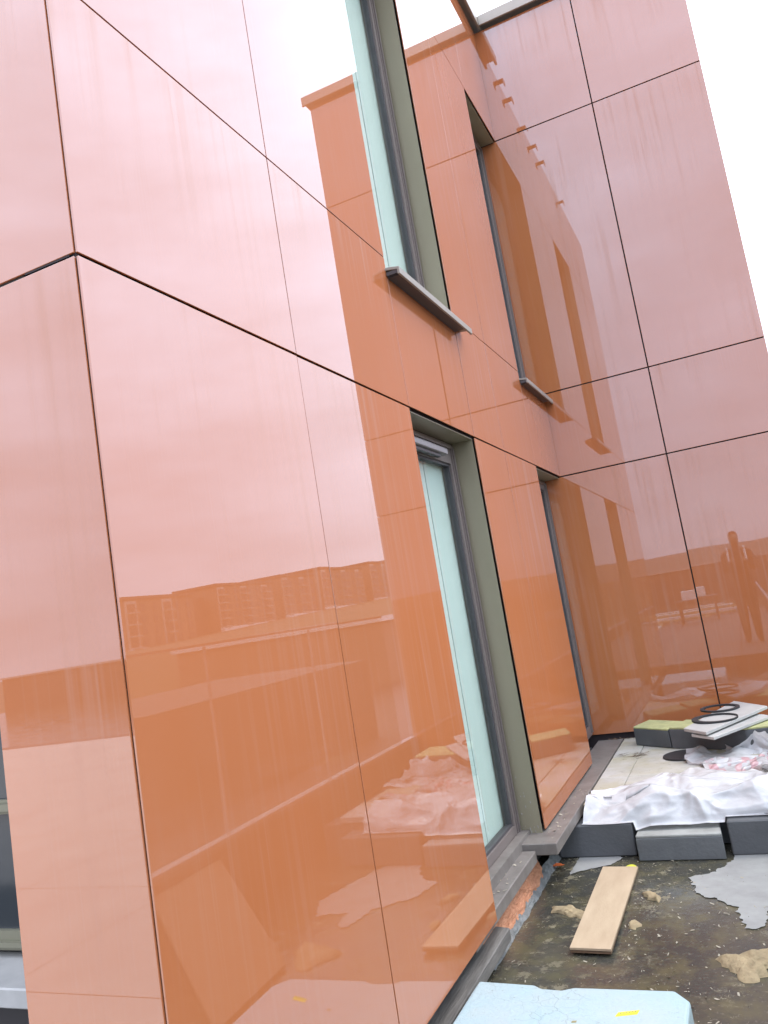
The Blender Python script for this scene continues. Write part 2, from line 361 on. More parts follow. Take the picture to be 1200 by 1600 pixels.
def colA(y0, y1, rows, l=gv, r=gv):
    for (z0, z1) in rows:
        panel('A', y0 + l, y1 - r, z0 + gz(z0), z1 - gz(z1))
        backs.append((-.16, -.022, y0, y1, z0 - .01 if z0 > 1 else z0 + .02, z1))
R4 = [(ZB, Z1), (Z1, Z2), (Z2, Z3), (Z3, ZT)]
R4b = [(.262, Z1)] + R4[1:]
WY0, WY1, WM, VY0 = 3.318, 4.296, 4.93, 5.795
colA(YC + .001, 2.31, R4, l=.003); colA(2.31, WY0, R4, r=.001)
colA(WY0, WY1, [(Z1, 3.045), (Z3, ZT)])
colA(WY1, WM, R4b, l=.004); colA(WM, VY0, R4b, r=.001)
colA(VY0, YB - .001, [(Z1, 3.05), (Z3, ZT)], r=.003)
gB = .005
for x0, x1 in ((-.16, .855), (.855, XB)):
    for z0, z1 in [(.29, Z1), (Z1, Z2), (Z2, Z3), (Z3, 6.52)]:
        panel('B', x0 + gB, x1 - (gB if x1 < 1 else 0), z0 + gB, z1 - gB)
for z0, z1 in R4: panel('C', XC, -.008, z0 + gz(z0), z1 - gz(z1))
for k in range(3):
    for z0, z1 in [(.29, Z1), (Z1, Z2), (Z2, Z3), (Z3, 6.52)]:
        panel('E', YB + .007 + k * 1.7 + gB, YB + .007 + (k + 1) * 1.7 - gB, z0 + gB, z1 - gB, False)
backs += [(-.4, XB - .03, YB + .022, YB + .2, .0, 6.5), (-.16, -.0165, YC + .022, YC + .05, .25, 6.5)]
P(boxes('backing_wall', backs, M['back'], bld))
# dark mastic in the mitre of the outer corner
P(box('corner_backing', (-.022, -.0068, YC + .0068, YC + .020, .22, 6.5), M['back'], bld))
# wall core and roof of the block, rooms behind the openings
core = [(-.16, -.0165 - .15, YC + .06, YC + .061, 0, 6.4)]
P(boxes('wall_core', [(-.37, -.165, YC + .055, 3.22, 0, 6.4), (-.37, -.165, 4.40, 5.70, 0, 6.4), (XC, -.17, YC + .008, YC + .05, 0, 6.45),
                      (-6, -.37, 2.62, 2.80, .7 + 1.3, 6.4), (-6, -.37, 2.62, 2.80, -.0, .36), (-6, -2.7, 2.62, 2.8, .36, 2.0),
                      (XC + .002, -.371, YC + .055, 2.62, 0, 6.4),
                      (-.37, -.165, 3.22, 4.40, Z1, 3.02), (-.37, -.165, 5.70, YB, Z1, 3.02), (-.37, -.165, 3.22, 4.40, Z3, 6.4), (-.37, -.165, 5.70, YB, Z3, 6.4),
                      (-.37, -.165, 3.22, 4.40, -.0, .16), (-.37, -.165, 5.70, YB, -.0, .2)], M['core'], bld))
P(boxes('roof_deck', [(-6, -.02, YC + .03, YB + .02, 6.41, 6.48), (-6, XB - .04, YB + .2, YB + 5.1, 6.41, 6.48), (-6, -5.8, 2.8, YB + 5, 0, 6.41), (-5.8, XB - .04, YB + 5.0, YB + 5.1, 0, 6.41)], M['core'], bld))
P(boxes('room_lining', [(-5.8, -.38, 2.81, YB, .02, .06), (-5.8, -.38, 2.81, YB, 2.75, 2.85), (-3.5, -3.4, 2.81, YB, .07, 6.4), (-5.8, -.38, 5.0, 5.1, .07, 6.4)], M['inner'], bld))

# copings: folded metal with an overhang; on wall A it is only laid near the inner corner
P(extr('coping', [(YB - .055, 6.535), (YB - .055, 6.625), (YB - .045, 6.635), (YB + .33, 6.655), (YB + .33, 6.56), (YB + .32, 6.56), (YB + .32, 6.60), (YB - .035, 6.585), (YB - .035, 6.535)], 'x', .062, XB + .06, M['coping'], bld, .002))
P(extr('coping', [(.06, 6.535), (.06, 6.625), (.05, 6.635), (-.33, 6.655), (-.33, 6.56), (-.32, 6.56), (-.32, 6.6), (.04, 6.585), (.04, 6.535)], 'y', 6.12, YB + .3, M['coping'], bld, .002))
for y in (5.86, 5.52, 4.93, 4.47, 4.06, 2.9):
    P(extr('coping_bracket', [(-.3, 6.53), (.045, 6.53), (.045, 6.485), (.052, 6.485), (.052, 6.538), (-.3, 6.538)], 'y', y - .035, y + .035, M['bracket'], bld))

# ---- windows in wall A: reveals, frame, pane, blind
def window(y0, y1, z0, z1, depth, right_reveal=True, door=False, fw=.075):
    w = empty('window', (0, y0, z0)); w.parent = bld; w.location = Vector((0, y0, z0)) - bld_off
    off = Vector((0, y0, z0))
    def Q(o): o.location = o.location - off; return o
    g = .010
    D = -depth
    # lining sheets, set back a finger from the panels so a dark gap shows
    if right_reveal:
        Q(box('reveal_lining', (D + .001, -.014, y1 - g - .003, y1 - g, z0, z1 - g), M['reveal'], w))
        Q(box('reveal_gap', (D, -.024, y1 - g + .001, y1 + .002, z0, z1), M['gasket'], w))
    Q(box('reveal_lining', (D + .001, -.004, y0 + .004, y0 + .007, z0, z1 - g), M['reveal'], w))
    Q(box('head_lining', (D + .001, -.012, y0 + .008, y1 - g - .004, z1 - g - .003, z1 - g), M['reveal'], w))
    ya, yb = y0 + .008, y1 - g - .004 if right_reveal else y1 - .004
    za, zb = z0 + .004, z1 - g - .004
    # outer frame: stepped profiles
    f = Q(boxes('frame', [(D - .07, D - .001, ya, ya + fw, za, zb), (D - .07, D - .001, yb - fw, yb, za, zb),
                          (D - .07, D - .001, ya + fw, yb - fw, zb - (fw + .045 if door else fw), zb), (D - .07, D - .001, ya + fw, yb - fw, za, za + fw),
                          (D - .001, D + .012, yb - .030, yb - .014, za + .02, zb - .02), (D - .001, D + .006, yb - .05, yb - .042, za + .02, zb - .03),
                          (D - .001, D + .012, ya + .014, ya + .030, za + .02, zb - .02), (D - .001, D + .010, ya + .031, yb - .031, zb - .034, zb - .018)], M['frame'], w))
    zt = zb - (fw + .045 if door else fw)
    s = .014
    Q(boxes('glazing_gasket', [(D - .05, D - .012, ya + fw, ya + fw + s, za + fw, zt), (D - .05, D - .012, yb - fw - s, yb - fw, za + fw, zt),
                               (D - .05, D - .012, ya + fw + s, yb - fw - s, zt - s, zt), (D - .05, D - .012, ya + fw + s, yb - fw - s, za + fw, za + fw + s)], M['gasket'], w))
    Q(box('pane', (D - .034, D - .026, ya + fw + s, yb - fw - s, za + fw + s, zt - s), M['glass'], w))
    ym = ya + (yb - ya) * .61
    for b0, b1 in ((ya + fw + .001, ym - .005), (ym + .005, yb - fw - .001)): Q(box('blind', (D - .062, D - .058, b0, b1, za + fw + .001, zt - .001), M['blind'], w))
    if door:
        Q(extr('trickle_vent', [(D + .006, zt + .020), (D + .045, zt + .026), (D + .045, zt + .052), (D + .030, zt + .066), (D + .006, zt + .070)], 'y', ya + fw + .02, yb - fw - .16, M['bracket'], w, .002))
        Q(box('vent_slot', (D + .008, D + .030, ya + fw + .03, yb - fw - .24, zt + .004, zt + .018), M['gasket'], w))
        Q(boxes('threshold', [(D + .002, D + .055, ya + .002, yb - .002, z0 - .03, z0 + .035)], M['flash'], w))
    if door:
        v_, f_ = [], []
        for i in range(34):
            cx, cz = random.uniform(D + .015, -.03), z0 + .02 + random.random() ** 2 * .55; R = random.uniform(.0012, .0065) * (1.2 - (cz - z0)); k0 = len(v_)
            for k in range(7): a = k * .9; q = R * random.uniform(.4, 1.2); v_.append((cx + q * math.cos(a) * .6, y1 - g - .0042, cz + q * math.sin(a) * 1.5))
            v_.append((cx, y1 - g - .0065, cz))
            f_ += [(k0 + k, k0 + (k + 1) % 7, k0 + 7) for k in range(7)]
        setp(Q(link('plaster_splash', mesh('plaster_splash', v_, f_), M['sill'], w)), kind='stuff')
    return w
def pressed_sill(y0, y1, z, xo=.07):
    o = extr('window_sill', [(-.13, z + .035), (xo - .004, z), (xo, z - .002), (xo, z - .036), (xo - .012, z - .036), (xo - .012, z - .012), (-.13, z + .02)], 'y', y0, y1, M['sill'], bld, .0015)
    P(o); off = bld_off
    e = box('sill_end', (.004, xo - .013, y0 + .0005, y0 + .004, z - .03, z - .013), M['gasket'], o)
    u = box('sill_underside', (.001, xo - .014, y0 + .02, y1 - .12, z - .034, z - .022), M['gasket'], o)
    return o
window(WY0, WY1, .235, Z1, .135, door=True)
window(WY0, WY1, 3.075, Z3, .135)
window(VY0, YB - .004, .30, Z1, .135, right_reveal=False)
window(VY0, YB - .004, 3.08, Z3, .135, right_reveal=False)
pressed_sill(3.305, 4.40, 3.062); pressed_sill(5.785, YB - .006, 3.066, .06)
# ledge flashing along the foot of the wall past the door, and the door's own threshold board
P(box('foot_flashing', (-.10, .098, 4.095, 6.66, .196, .252), M['flash'], bld, .003))
P(box('door_board', (-.12, -.012, WY0 - .25, 4.09, .165, .222), M['flash'], bld, .004))
# broken foam edge and membrane upstand under the panels
def lumpy(name, x0, x1, y0, y1, z0, z1, mat, n, amp, par):
    ny, nz = n; v, f = [], []
    for j in range(nz + 1):
        for i in range(ny + 1):
            y = y0 + (y1 - y0) * i / ny; t = j / nz
            d = mnoise.noise(Vector((y * 9, t * 4, 3))) * amp + mnoise.noise(Vector((y * 31, t * 9, 8))) * amp * .6
            v.append((x1 + (x0 - x1) * 0 + d - (t * (x1 - x0)), y, z0 + (z1 - z0) * t))
    for j in range(nz):
        for i in range(ny): a = j * (ny + 1) + i; f.append((a, a + 1, a + ny + 2, a + ny + 1))
    return P(link(name, mesh(name, v, f), mat, par))
lumpy('foam_edge', -.085, -.055, 3.3, 4.3, .02, .17, M['foamred'], (160, 14), .010, bld)
lumpy('membrane_upstand', -.075, -.032, 3.3, 4.68, -.005, .05, M['skirt'], (60, 7), .010, bld)

# window seen past the left edge of the narrow face, in its recess
lw = empty('window', (-1.9, 2.62, .36)); lw.parent = bld; lw.location = Vector((-1.9, 2.62, .36)) - bld_off
def QL(o): o.location = o.location - Vector((-1.9, 2.62, .36)); return o
QL(boxes('frame', [(-2.7, -1.2, 2.56, 2.618, .37, .45), (-2.7, -1.2, 2.56, 2.618, .93, .99), (-2.7, -1.2, 2.56, 2.618, 1.93, 2.0), (-2.7, -2.63, 2.56, 2.618, .45, 1.93), (-1.27, -1.2, 2.56, 2.618, .45, 1.93), (-2.6, -1.3, 2.54, 2.559, .945, .975), (-2.68, -1.22, 2.535, 2.559, .39, .41)], M['olive'], lw))
QL(boxes('pane', [(-2.63, -1.27, 2.58, 2.59, .45, .93), (-2.63, -1.27, 2.58, 2.59, .99, 1.93)], M['wglass'], lw))
P(box('recess_sill', (-3.4, XC - .01, 2.30, 2.61, .27, .345), M['board'], bld, .006))

# ---------------------------------------------------------------- raised deck by the inner corner
deck = setp(box('raised_deck', (.125, 1.62, 4.80, 6.64, .004, .205), M['greyfoam']), kind='structure')
xs = [(.108, .290), (.294, .892), (.896, 1.494)]; ys = [(4.80, 5.396), (5.40, 5.996), (6.0, 6.66)]
for xa, xb in xs:
    for ya, yb in ys:
        dz = random.uniform(-.003, .002); box('deck_tile', (xa, xb, ya, yb, .21 + dz, .25 + dz), M['paver'], deck, .003, 1)
t = setp(box('foam_block', (-.04, .385, 4.64, 4.795, .004, .175), M['greyfoam'], None, .006), 'dark foam block under the deck edge below the flashing ledge', 'foam block', 'dark foam blocks by the deck')
setp(box('foam_block', (.875, 1.40, 4.60, 4.795, .004, .175), M['greyfoam'], None, .006), 'dark foam block under the plastic sheet at the right end of the deck', 'foam block', 'dark foam blocks by the deck')

# puddle-edge silt patches
def ragged(pts, n, amp, seed):
    o = []
    for i in range(len(pts)):
        a, b = Vector(pts[i]), Vector(pts[(i + 1) % len(pts)]); L = (b - a).length; k = max(1, int(L / n)); nn = Vector((-(b - a).y, (b - a).x)) / max(L, 1e-6)
        for j in range(k):
            p = a + (b - a) * j / k; p = p + nn * amp * (mnoise.noise(Vector((p.x * 30, p.y * 30, seed))) + .6 * mnoise.noise(Vector((p.x * 90, p.y * 90, seed)))); o.append((p.x, p.y))
    return o
def patch(name, px, z, mat, amp=.018, seed=1):
    pts = ragged(px, .012, amp, seed)
    bm = bmesh.new(); vs = [bm.verts.new((x, y, z)) for x, y in pts]; f = bm.faces.new(vs); 
    if f.normal.z < 0: f.normal_flip()
    bmesh.ops.triangulate(bm, faces=bm.faces[:]); me = bpy.data.meshes.new(name); bm.to_mesh(me); bm.free()
    return setp(link(name, me, mat), kind='structure')
patch('dry_silt', [(0.0627, 4.3759), (0.0695, 4.7619), (0.1642, 4.7412), (0.3117, 4.6215), (0.2612, 4.5155), (0.1145, 4.4294)], .004, M['patch'], .01, 1)
patch('dry_silt', [(0.6663, 4.303), (0.7546, 4.3411), (0.8567, 4.4869), (0.9116, 4.6749), (0.9806, 4.7181), (1.1158, 4.6538), (1.2777, 4.0531), (1.1865, 3.8485), (1.0161, 3.8837), (0.9989, 3.721), (0.9255, 3.708), (0.9135, 3.7845), (0.8881, 3.9201), (0.8062, 4.0309), (0.7355, 4.0711), (0.7016, 4.1916)], .004, M['patch'], .02, 2)

# ---------------------------------------------------------------- loose things on the roof
t = setp(empty('foam_block', (.625, 4.56, 0)), 'grey foam block with pale top standing in front of the deck', 'foam block')
prism('body', [(-.219, 0), (.219, -.01), (.19, .40), (-.215, .44)], .002, .118, M['midfoam'], t, .004)
prism('top_skin', [(-.217, .002), (.217, -.008), (.188, .398), (-.213, .438)], .118, .131, M['foamtop'], t, .003)

t = setp(empty('foam_block', (.36, 6.25, .25)), 'short dark block with yellow-green top by the terracotta wall', 'foam block', 'dark foam blocks with yellow tops')
q = [(.235, 6.352), (.503, 6.140), (.60, 6.40), (.33, 6.60)]
prism('body', [(x - .36, y - 6.25) for x, y in q], .003, .125, M['greyfoam'], t, .004)
prism('top_skin', [((x - .36) * .99, (y - 6.25) * .99) for x, y in q], .125, .139, M['yellowtop'], t, .004)
t = setp(empty('foam_block', (.9, 6.1, .25)), 'long dark block with yellow-green top under the two pale boards', 'foam block', 'dark foam blocks with yellow tops')
q = [(.512, 6.135), (1.02, 5.87), (1.40, 5.90), (1.40, 6.24), (1.0, 6.2), (.615, 6.39)]
prism('body', [(x - .9, y - 6.1) for x, y in q], .003, .135, M['greyfoam'], t, .004)
prism('top_skin', [((x - .9) * .99, (y - 6.1) * .99) for x, y in q], .135, .15, M['yellowtop'], t, .004)

# pale boards, slightly tipped on the blocks
def tipped(name, quad, th, mat, parent, bevel=.002):
    q = [Vector(p) for p in quad]; n = (q[1] - q[0]).cross(q[3] - q[0]).normalized()
    if n.z < 0: n = -n
    v = [p - n * th for p in q] + q
    bm = bmesh.new(); vs = [bm.verts.new(p) for p in v]
    for f in BF: bm.faces.new([vs[i] for i in f])
    bmesh.ops.recalc_face_normals(bm, faces=bm.faces[:]); bev(bm, bevel)
    me = bpy.data.meshes.new(name); bm.to_mesh(me); bm.free(); return link(name, me, mat, parent), n
lo, _ = tipped('board', [(0.6962, 5.6842, .425), (0.8375, 5.5438, .42), (1.1928, 6.0875, .425), (1.0341, 6.3007, .43)], .018, M['board'], None)
setp(lo, 'lower of two pale grey boards, peeking out under the ringed board', 'board', 'pale grey boards on the dark blocks')
hi, nb = tipped('board', [(0.6504, 5.7447, .455), (0.7973, 5.5624, .452), (1.1817, 6.2598, .462), (0.9637, 6.6002, .466)], .02, M['board'], None)
setp(hi, 'upper pale grey board carrying two black rubber rings', 'board', 'pale grey boards on the dark blocks')
def ring(c, r, w, nrm, label, off=0.0, k=1.0, h=.011):
    n = 40; v, f = [], []; zq = nrm.to_track_quat('Z', 'Y')
    for i in range(n):
        a = 2 * math.pi * i / n; ri = r - w; dx = off
        for rr, z, d in ((r, 0, 0), (r, h, 0), (ri, h, dx), (ri, 0, dx)):
            v.append(Vector((math.cos(a) * rr + d, math.sin(a) * rr * k, z)))
    for i in range(n):
        a = i * 4; b = ((i + 1) % n) * 4
        f += [(a, b, b + 1, a + 1), (a + 1, b + 1, b + 2, a + 2), (a + 2, b + 2, b + 3, a + 3), (a + 3, b + 3, b, a)]
    o = link('rubber_ring', mesh('rubber_ring', v, f), M['rubber']); o.location = c; o.rotation_mode = 'QUATERNION'; o.rotation_quaternion = zq
    return setp(o, label, 'ring', 'rubber rings on the pale board')
ring((0.8693, 6.3155, 0.4643), .135, .026, nb, 'farther black rubber ring, thin and complete, on the upper pale board')
ring((0.8425, 5.9544, 0.4593), .150, .022, nb, 'nearer black rubber ring with one thick crescent side on the upper pale board', .018)

o = link('rubber_disc', (lambda n: mesh('rubber_disc', [(math.cos(2 * math.pi * i / n) * (.142 - .004 * (j > 1)), math.sin(2 * math.pi * i / n) * (.15 - .004 * (j > 1)), (0, .008, .010)[j]) for j in range(3) for i in range(n)],
     [(j * n + i, j * n + (i + 1) % n, (j + 1) * n + (i + 1) % n, (j + 1) * n + i) for j in range(2) for i in range(n)] + [tuple(range(2 * n, 3 * n))]))(40), M['rubber'])
o.location = (.612, 5.86, .2535); setp(o, 'flat black rubber disc lying on the deck tiles beside the plastic', 'disc')

# plywood strip
t = setp(empty('plywood_strip', (.33, 3.93, .0)), 'tan plywood strip lying on the wet dark roof', 'plywood')
q = [(.249, 3.445), (.421, 3.434), (.415, 4.427), (.232, 4.44)]
prism('sheet', [(x - .33, y - 3.93, .012 if y < 4 else 0) for x, y in q], .010, .020, M['ply'], t, .0008)
prism('under_ply', [((x - .33) * .985, (y - 3.93) * .997, .010 if y < 4 else 0) for x, y in q], .001, .0096, M['plyedge'], t)

# blue foam board
t = setp(empty('foam_board', (.4, 2.6, 0)), 'pale blue foam board with a yellow sticker at the bottom of the picture', 'foam board')
q = [(.035, 1.95), (.78, 1.95), (.785, 2.80), (.735, 2.865), (.40, 2.866), (.36, 2.845), (.29, 2.852), (.26, 2.875), (.045, 2.89)]
bb = prism('foam', [(x - .4, y - 2.6) for x, y in q], .006, .15, M['bluefoam'], t, .012, 3)
prism('sticker', [(.165, .082), (.172, .108), (.236, .128), (.231, .101)], .1502, .1509, M['sticker'], t)
for k in range(6): prism('print_line', [(.176 + k * .009, .096 + k * .0033), (.178 + k * .009, .104 + k * .0033), (.182 + k * .009, .105 + k * .0033), (.180 + k * .009, .097 + k * .0033)], .1511, .1514, M['darkprint'], t)
prism('mark', [(.035, .033), (.035, .044), (.05, .048), (.05, .037)], .1502, .1508, M['darkprint'], t)

# weathered plank at the foot of the panels
o = prism('weathered_plank', [(-.15, 1.6), (.000, 1.6), (-.004, 3.47), (-.135, 3.50)], .048, .10, M['plank'], None, .003)
boxes('packer', [(-.14, -.06, 3.20, 3.29, .003, .047), (-.14, -.06, 2.0, 2.1, .003, .047)], M['plank'], o)['kind'] = 'stuff'
setp(o, 'weathered grey plank lying along the wall below the panels', 'plank')

# crumpled plastic: small spring-mass cloth, settled on what lies below
def hf(x, y):
    z = np.zeros_like(x)
    z = np.where((x > .40) & (x < .85) & (y > 4.55) & (y < 5.0), .132, z)
    z = np.where((x > .87) & (x < 1.41) & (y > 4.58), .182, z)
    z = np.where((y > 4.79) & (x > .10), .252, z)
    z = np.where((x > -.04) & (x < .40) & (y > 4.62) & (y <= 4.79), .178, z)
    z = np.where((np.hypot(x - .612, y - 5.86) < .15), .265, z)
    z = np.where((y > 6.13 + (x - .51) * -.45) & (x > .3) & (y < 6.4), .40, z)
    return z
def ridged(a, b, seed):
    o = np.zeros_like(a)
    for idx in np.ndindex(a.shape):
        x, y = a[idx], b[idx]; h = 0
        wx = .10 * mnoise.noise(Vector((x * 4, y * 4, seed + .7)))
        for fq, am in ((3.4, .046), (7.5, .022), (17, .005)):
            h += am * (.5 - abs(mnoise.noise(Vector(((x + wx) * fq, y * fq * .8, seed + fq)))) * 1.6)
        o[idx] = h
    return o
def cloth(name, nx, ny, lx, ly, place, squash, bump, mat, parent=None, steps=220, seed=1, stiff=.6, crumple=1.0):
    r = np.random.default_rng(seed)
    s, t = np.meshgrid(np.linspace(0, 1, nx), np.linspace(0, 1, ny))
    X, Y, Z = place(s, t)
    p = np.stack([X, Y, Z], -1).astype(float)
    for k in range(7):
        a = r.uniform(0, math.pi); fq = r.uniform(1.5, 6); ph = r.uniform(0, 6.28)
        p[..., 2] += bump * np.abs(np.sin((np.cos(a) * s * lx + np.sin(a) * t * ly) * fq * 2.2 + ph)) / (1 + .25 * k)
    p[..., :2] += r.normal(0, .004, p[..., :2].shape)
    q = p.copy(); dx, dy = lx / (nx - 1), ly / (ny - 1)
    cons = [(0, 1, dx, 1), (1, 0, dy, 1), (1, 1, math.hypot(dx, dy), .8), (1, -1, math.hypot(dx, dy), .8), (0, 3, 3 * dx, stiff * .5), (3, 0, 3 * dy, stiff * .5)]
    for it in range(steps):
        vel = (p - q) * .965; vel = np.clip(vel, -.012, .012); q = p.copy(); p = p + vel; p[..., 2] -= .0008
        for _ in range(7):
            for (j, i, L, w) in cons:
                if i >= 0: A = p[:ny - j or None, :nx - i or None]; B = p[j:, i:]
                else: A = p[:ny - j, -i:]; B = p[j:, :nx + i]
                d = B - A; ln = np.linalg.norm(d, axis=-1, keepdims=True) + 1e-9; c = d * (.5 * w * .5 * (ln - L) / ln)
                A += c; B -= c
            h = hf(p[..., 0], p[..., 1]) + .003
            hit = p[..., 2] < h; p[..., 2] = np.where(hit, h, p[..., 2])
            q[..., :2][hit] = q[..., :2][hit] * .5 + p[..., :2][hit] * .5
    if crumple:
        du = np.gradient(p, axis=1); dv = np.gradient(p, axis=0); nn = np.cross(du, dv); nn /= np.linalg.norm(nn, axis=-1, keepdims=True) + 1e-9
        p = p + nn * (ridged(s * lx, t * ly, seed) * crumple)[..., None]
    v = p.reshape(-1, 3)
    f = [(b * nx + a, b * nx + a + 1, (b + 1) * nx + a + 1, (b + 1) * nx + a) for b in range(ny - 1) for a in range(nx - 1)]
    me = mesh(name, v, f, True)
    uv = me.uv_layers.new(name='UVMap'); st = np.stack([s.ravel(), t.ravel()], -1)
    for lp in me.loops: uv.data[lp.index].uv = st[lp.vertex_index]
    o = link(name, me, mat, parent); m = o.modifiers.new('sub', 'SUBSURF'); m.levels = 1; m.render_levels = 1
    return o
def pl1(s, t):
    x = .125 + s * 1.13; yl = 4.60 + .02 * s; yh = 4.96 + .26 * np.sin(s * 2.6) ** 2 - .14 * np.exp(-(s / .14) ** 2)
    return x + .06 * (t - .5), yl + (yh - yl) * t, .29 + 0 * s
def draped(name, nx, ny, mat, seed):
    s, t = np.meshgrid(np.linspace(0, 1, nx), np.linspace(0, 1, ny))
    back = 4.98 + .20 * np.sin(s * 3.0 + .2) ** 2 + .03 * np.sin(s * 17) - .12 * np.exp(-(s / .10) ** 2)
    flap = np.exp(-((s - .13) / .13) ** 2)
    L1, L2 = .55, .45                               # share of the sheet on the deck, share hanging in front
    u = np.clip(t / L2, 0, 1); w = np.clip((t - L2) / L1, 0, 1)
    y = np.where(t < L2, 4.655 - .02 * flap + (4.815 - 4.655) * u ** .7, 4.815 + (back - 4.815) * w)
    z = np.where(t < L2, .150 - .035 * flap + (.285 - .150) * np.sin(u * math.pi / 2), .285 - .018 * w)
    x = .145 + 1.14 * s + .03 * (t - .5) - .05 * flap * (1 - u) * (s < .13)
    p = np.stack([x, y, z], -1); du = np.gradient(p, axis=1); dv = np.gradient(p, axis=0); nn = np.cross(du, dv); nn /= np.linalg.norm(nn, axis=-1, keepdims=True) + 1e-9
    edge = np.clip(np.minimum(t / .06, 1), .25, 1)
    p = p + nn * ((ridged(s * 1.2, t * .75, seed) + .022) * edge)[..., None]
    h = hf(p[..., 0], p[..., 1]) + .003; p[..., 2] = np.maximum(p[..., 2], h)
    f = [(b * nx + a, b * nx + a + 1, (b + 1) * nx + a + 1, (b + 1) * nx + a) for b in range(ny - 1) for a in range(nx - 1)]
    return link(name, mesh(name, p.reshape(-1, 3), f, True), mat)
o = draped('plastic_sheet', 150, 90, M['plastic'], 4)
setp(o, 'large crumpled white plastic sheet hanging over the front of the deck', 'plastic sheet')
def pl2(s, t): return .80 + s * .55, 5.20 + t * .40 + .08 * s, .36 + .05 * np.sin(t * 3) + 0 * s
o = cloth('plastic_bag', 66, 56, .78, .58, pl2, 1, .07, M['plastic2'], seed=9)
setp(o, 'crumpled white bag with pink stripes lying on the deck', 'plastic bag')
def pl3(s, t): return .70 + s * .70, 5.56 + t * .30, .36 + 0 * s
o = cloth('plastic_sheet', 66, 40, .90, .48, pl3, 1, .06, M['plastic'], seed=12)
setp(o, 'smaller crumpled white film heaped between the striped bag and the dark blocks', 'plastic sheet')

# rags and small litter
def rag(px, label, seed, hgt=.03):
    pts = px; cx = sum(p[0] for p in pts) / len(pts); cy = sum(p[1] for p in pts) / len(pts)
    rp = ragged(pts, .02, .02, seed); n = len(rp); v, f = [], []
    K = 6
    for k in range(K):
        w = 1 - k / K
        for x, y in rp:
            X, Y = cx + (x - cx) * w, cy + (y - cy) * w
            h = .001 if k == 0 else .004 + hgt * (.5 + .5 * mnoise.noise(Vector((X * 22, Y * 22, seed)))) * min(1, k / 2) + .012 * abs(mnoise.noise(Vector((X * 60, Y * 60, seed))))
            v.append((X - cx, Y - cy, h))
    v.append((0, 0, .01 + hgt * .5))
    for k in range(K - 1):
        for i in range(n): f.append((k * n + i, k * n + (i + 1) % n, (k + 1) * n + (i + 1) % n, (k + 1) * n + i))
    for i in range(n): f.append(((K - 1) * n + i, (K - 1) * n + (i + 1) % n, K * n))
    o = link('rag', mesh('rag', v, f, True), M['rag']); o.location = (cx, cy, 0); return setp(o, label, 'rag', 'tan rags on the wet roof')
rag([(0.8202, 3.4163), (0.889, 3.4459), (0.9307, 3.4965), (1.0608, 3.5116), (1.09, 3.4377), (1.0108, 3.3725), (0.9871, 3.3065), (0.9494, 3.2419), (0.9002, 3.2676), (0.8781, 3.3356)], 'large tan rag soaking at the right edge of the wet roof', 3, .04)
rag([(0.463, 4.1041), (0.5086, 4.1266), (0.5629, 4.0457), (0.5559, 3.9924), (0.5001, 4.032)], 'small tan scrap right of the far end of the plywood strip', 5, .02)
rag([(0.4404, 3.7509), (0.478, 3.785), (0.5058, 3.7311), (0.4804, 3.6914), (0.4509, 3.7109)], 'tan scrap close to the right side of the plywood strip', 6, .015)
rag([(0.0583, 3.9493), (0.149, 3.9631), (0.2471, 3.8567), (0.2394, 3.7993), (0.1511, 3.8428), (0.062, 3.9033)], 'flat tan scrap left of the plywood strip', 8, .012)
def leaf():
    v = []; n = 9
    for i in range(n):
        t = i / (n - 1); w = .016 * math.sin(math.pi * min(1, t * 1.05)) ** .8
        v += [(t * .07, -w, .004 + .008 * abs(w) / .016), (t * .07, 0, .002 + .004 * t), (t * .07, w, .004 + .008 * abs(w) / .016)]
    f = [q for i in range(n - 1) for q in ((i * 3, i * 3 + 3, i * 3 + 4, i * 3 + 1), (i * 3 + 1, i * 3 + 4, i * 3 + 5, i * 3 + 2))]
    return mesh('fallen_leaf', v, f, True)
x, y = 0.3445, 4.4703; o = link('fallen_leaf', leaf(), M['leaf']); o.location = (x, y, .003); o.rotation_euler = (0, 0, -.3)
setp(o, 'yellow fallen leaf at the far end of the plywood strip', 'leaf')
x, y = -0.0332, 4.4791; o = link('plastic_scrap', leaf(), M['orange']); o.location = (x - .02, y, .01); o.rotation_euler = (.2, 0, .3)
setp(o, 'small orange scrap lying by the wall near the door', 'scrap')
# countless flakes and straw on the roof, deck, flashing
v, f = [], []
def flake(x, y, z, L, W, a, h):
    k = len(v); c, s = math.cos(a), math.sin(a)
    for dx, dy, dz in ((-L, -W * random.random(), 0), (L * random.random(), -W, h), (L, W * random.uniform(-.5, 1), h), (-L * random.random(), W, 0)): v.append((x + dx * c - dy * s, y + dx * s + dy * c, z + dz + .001))
    f.append((k, k + 1, k + 2, k + 3))
for i in range(2000):
    x, y = random.uniform(0, 1.25), random.uniform(2.2, 4.75)
    if mnoise.noise(Vector((x * 3, y * 3, 5))) < random.uniform(-.5, .45): continue
    if .22 < x < .43 and 3.42 < y < 4.45: continue
    r = random.random() ** 3; flake(x, y, .002, .0018 + .009 * r, .001 + .004 * r, random.uniform(0, 6.3), random.uniform(0, .006))
for i in range(110):
    if random.random() < .6: x, y, z = random.uniform(0, .095), random.uniform(4.1, 5.2), .253
    else: x, y, z = random.uniform(-.1, -.02), random.uniform(3.4, 4.08), .2235
    r = random.random() ** 3; flake(x, y, z, .0015 + .011 * r, .001 + .006 * r, random.uniform(0, 6.3), random.uniform(0, .006))
for i in range(60): flake(random.uniform(.12, 1.2), random.uniform(4.85, 6.6), .252, random.uniform(.002, .012), .002, random.uniform(0, 6.3), .003)
setp(link('litter', mesh('litter', v, f), M['flake']), kind='stuff')
v, f = [], []
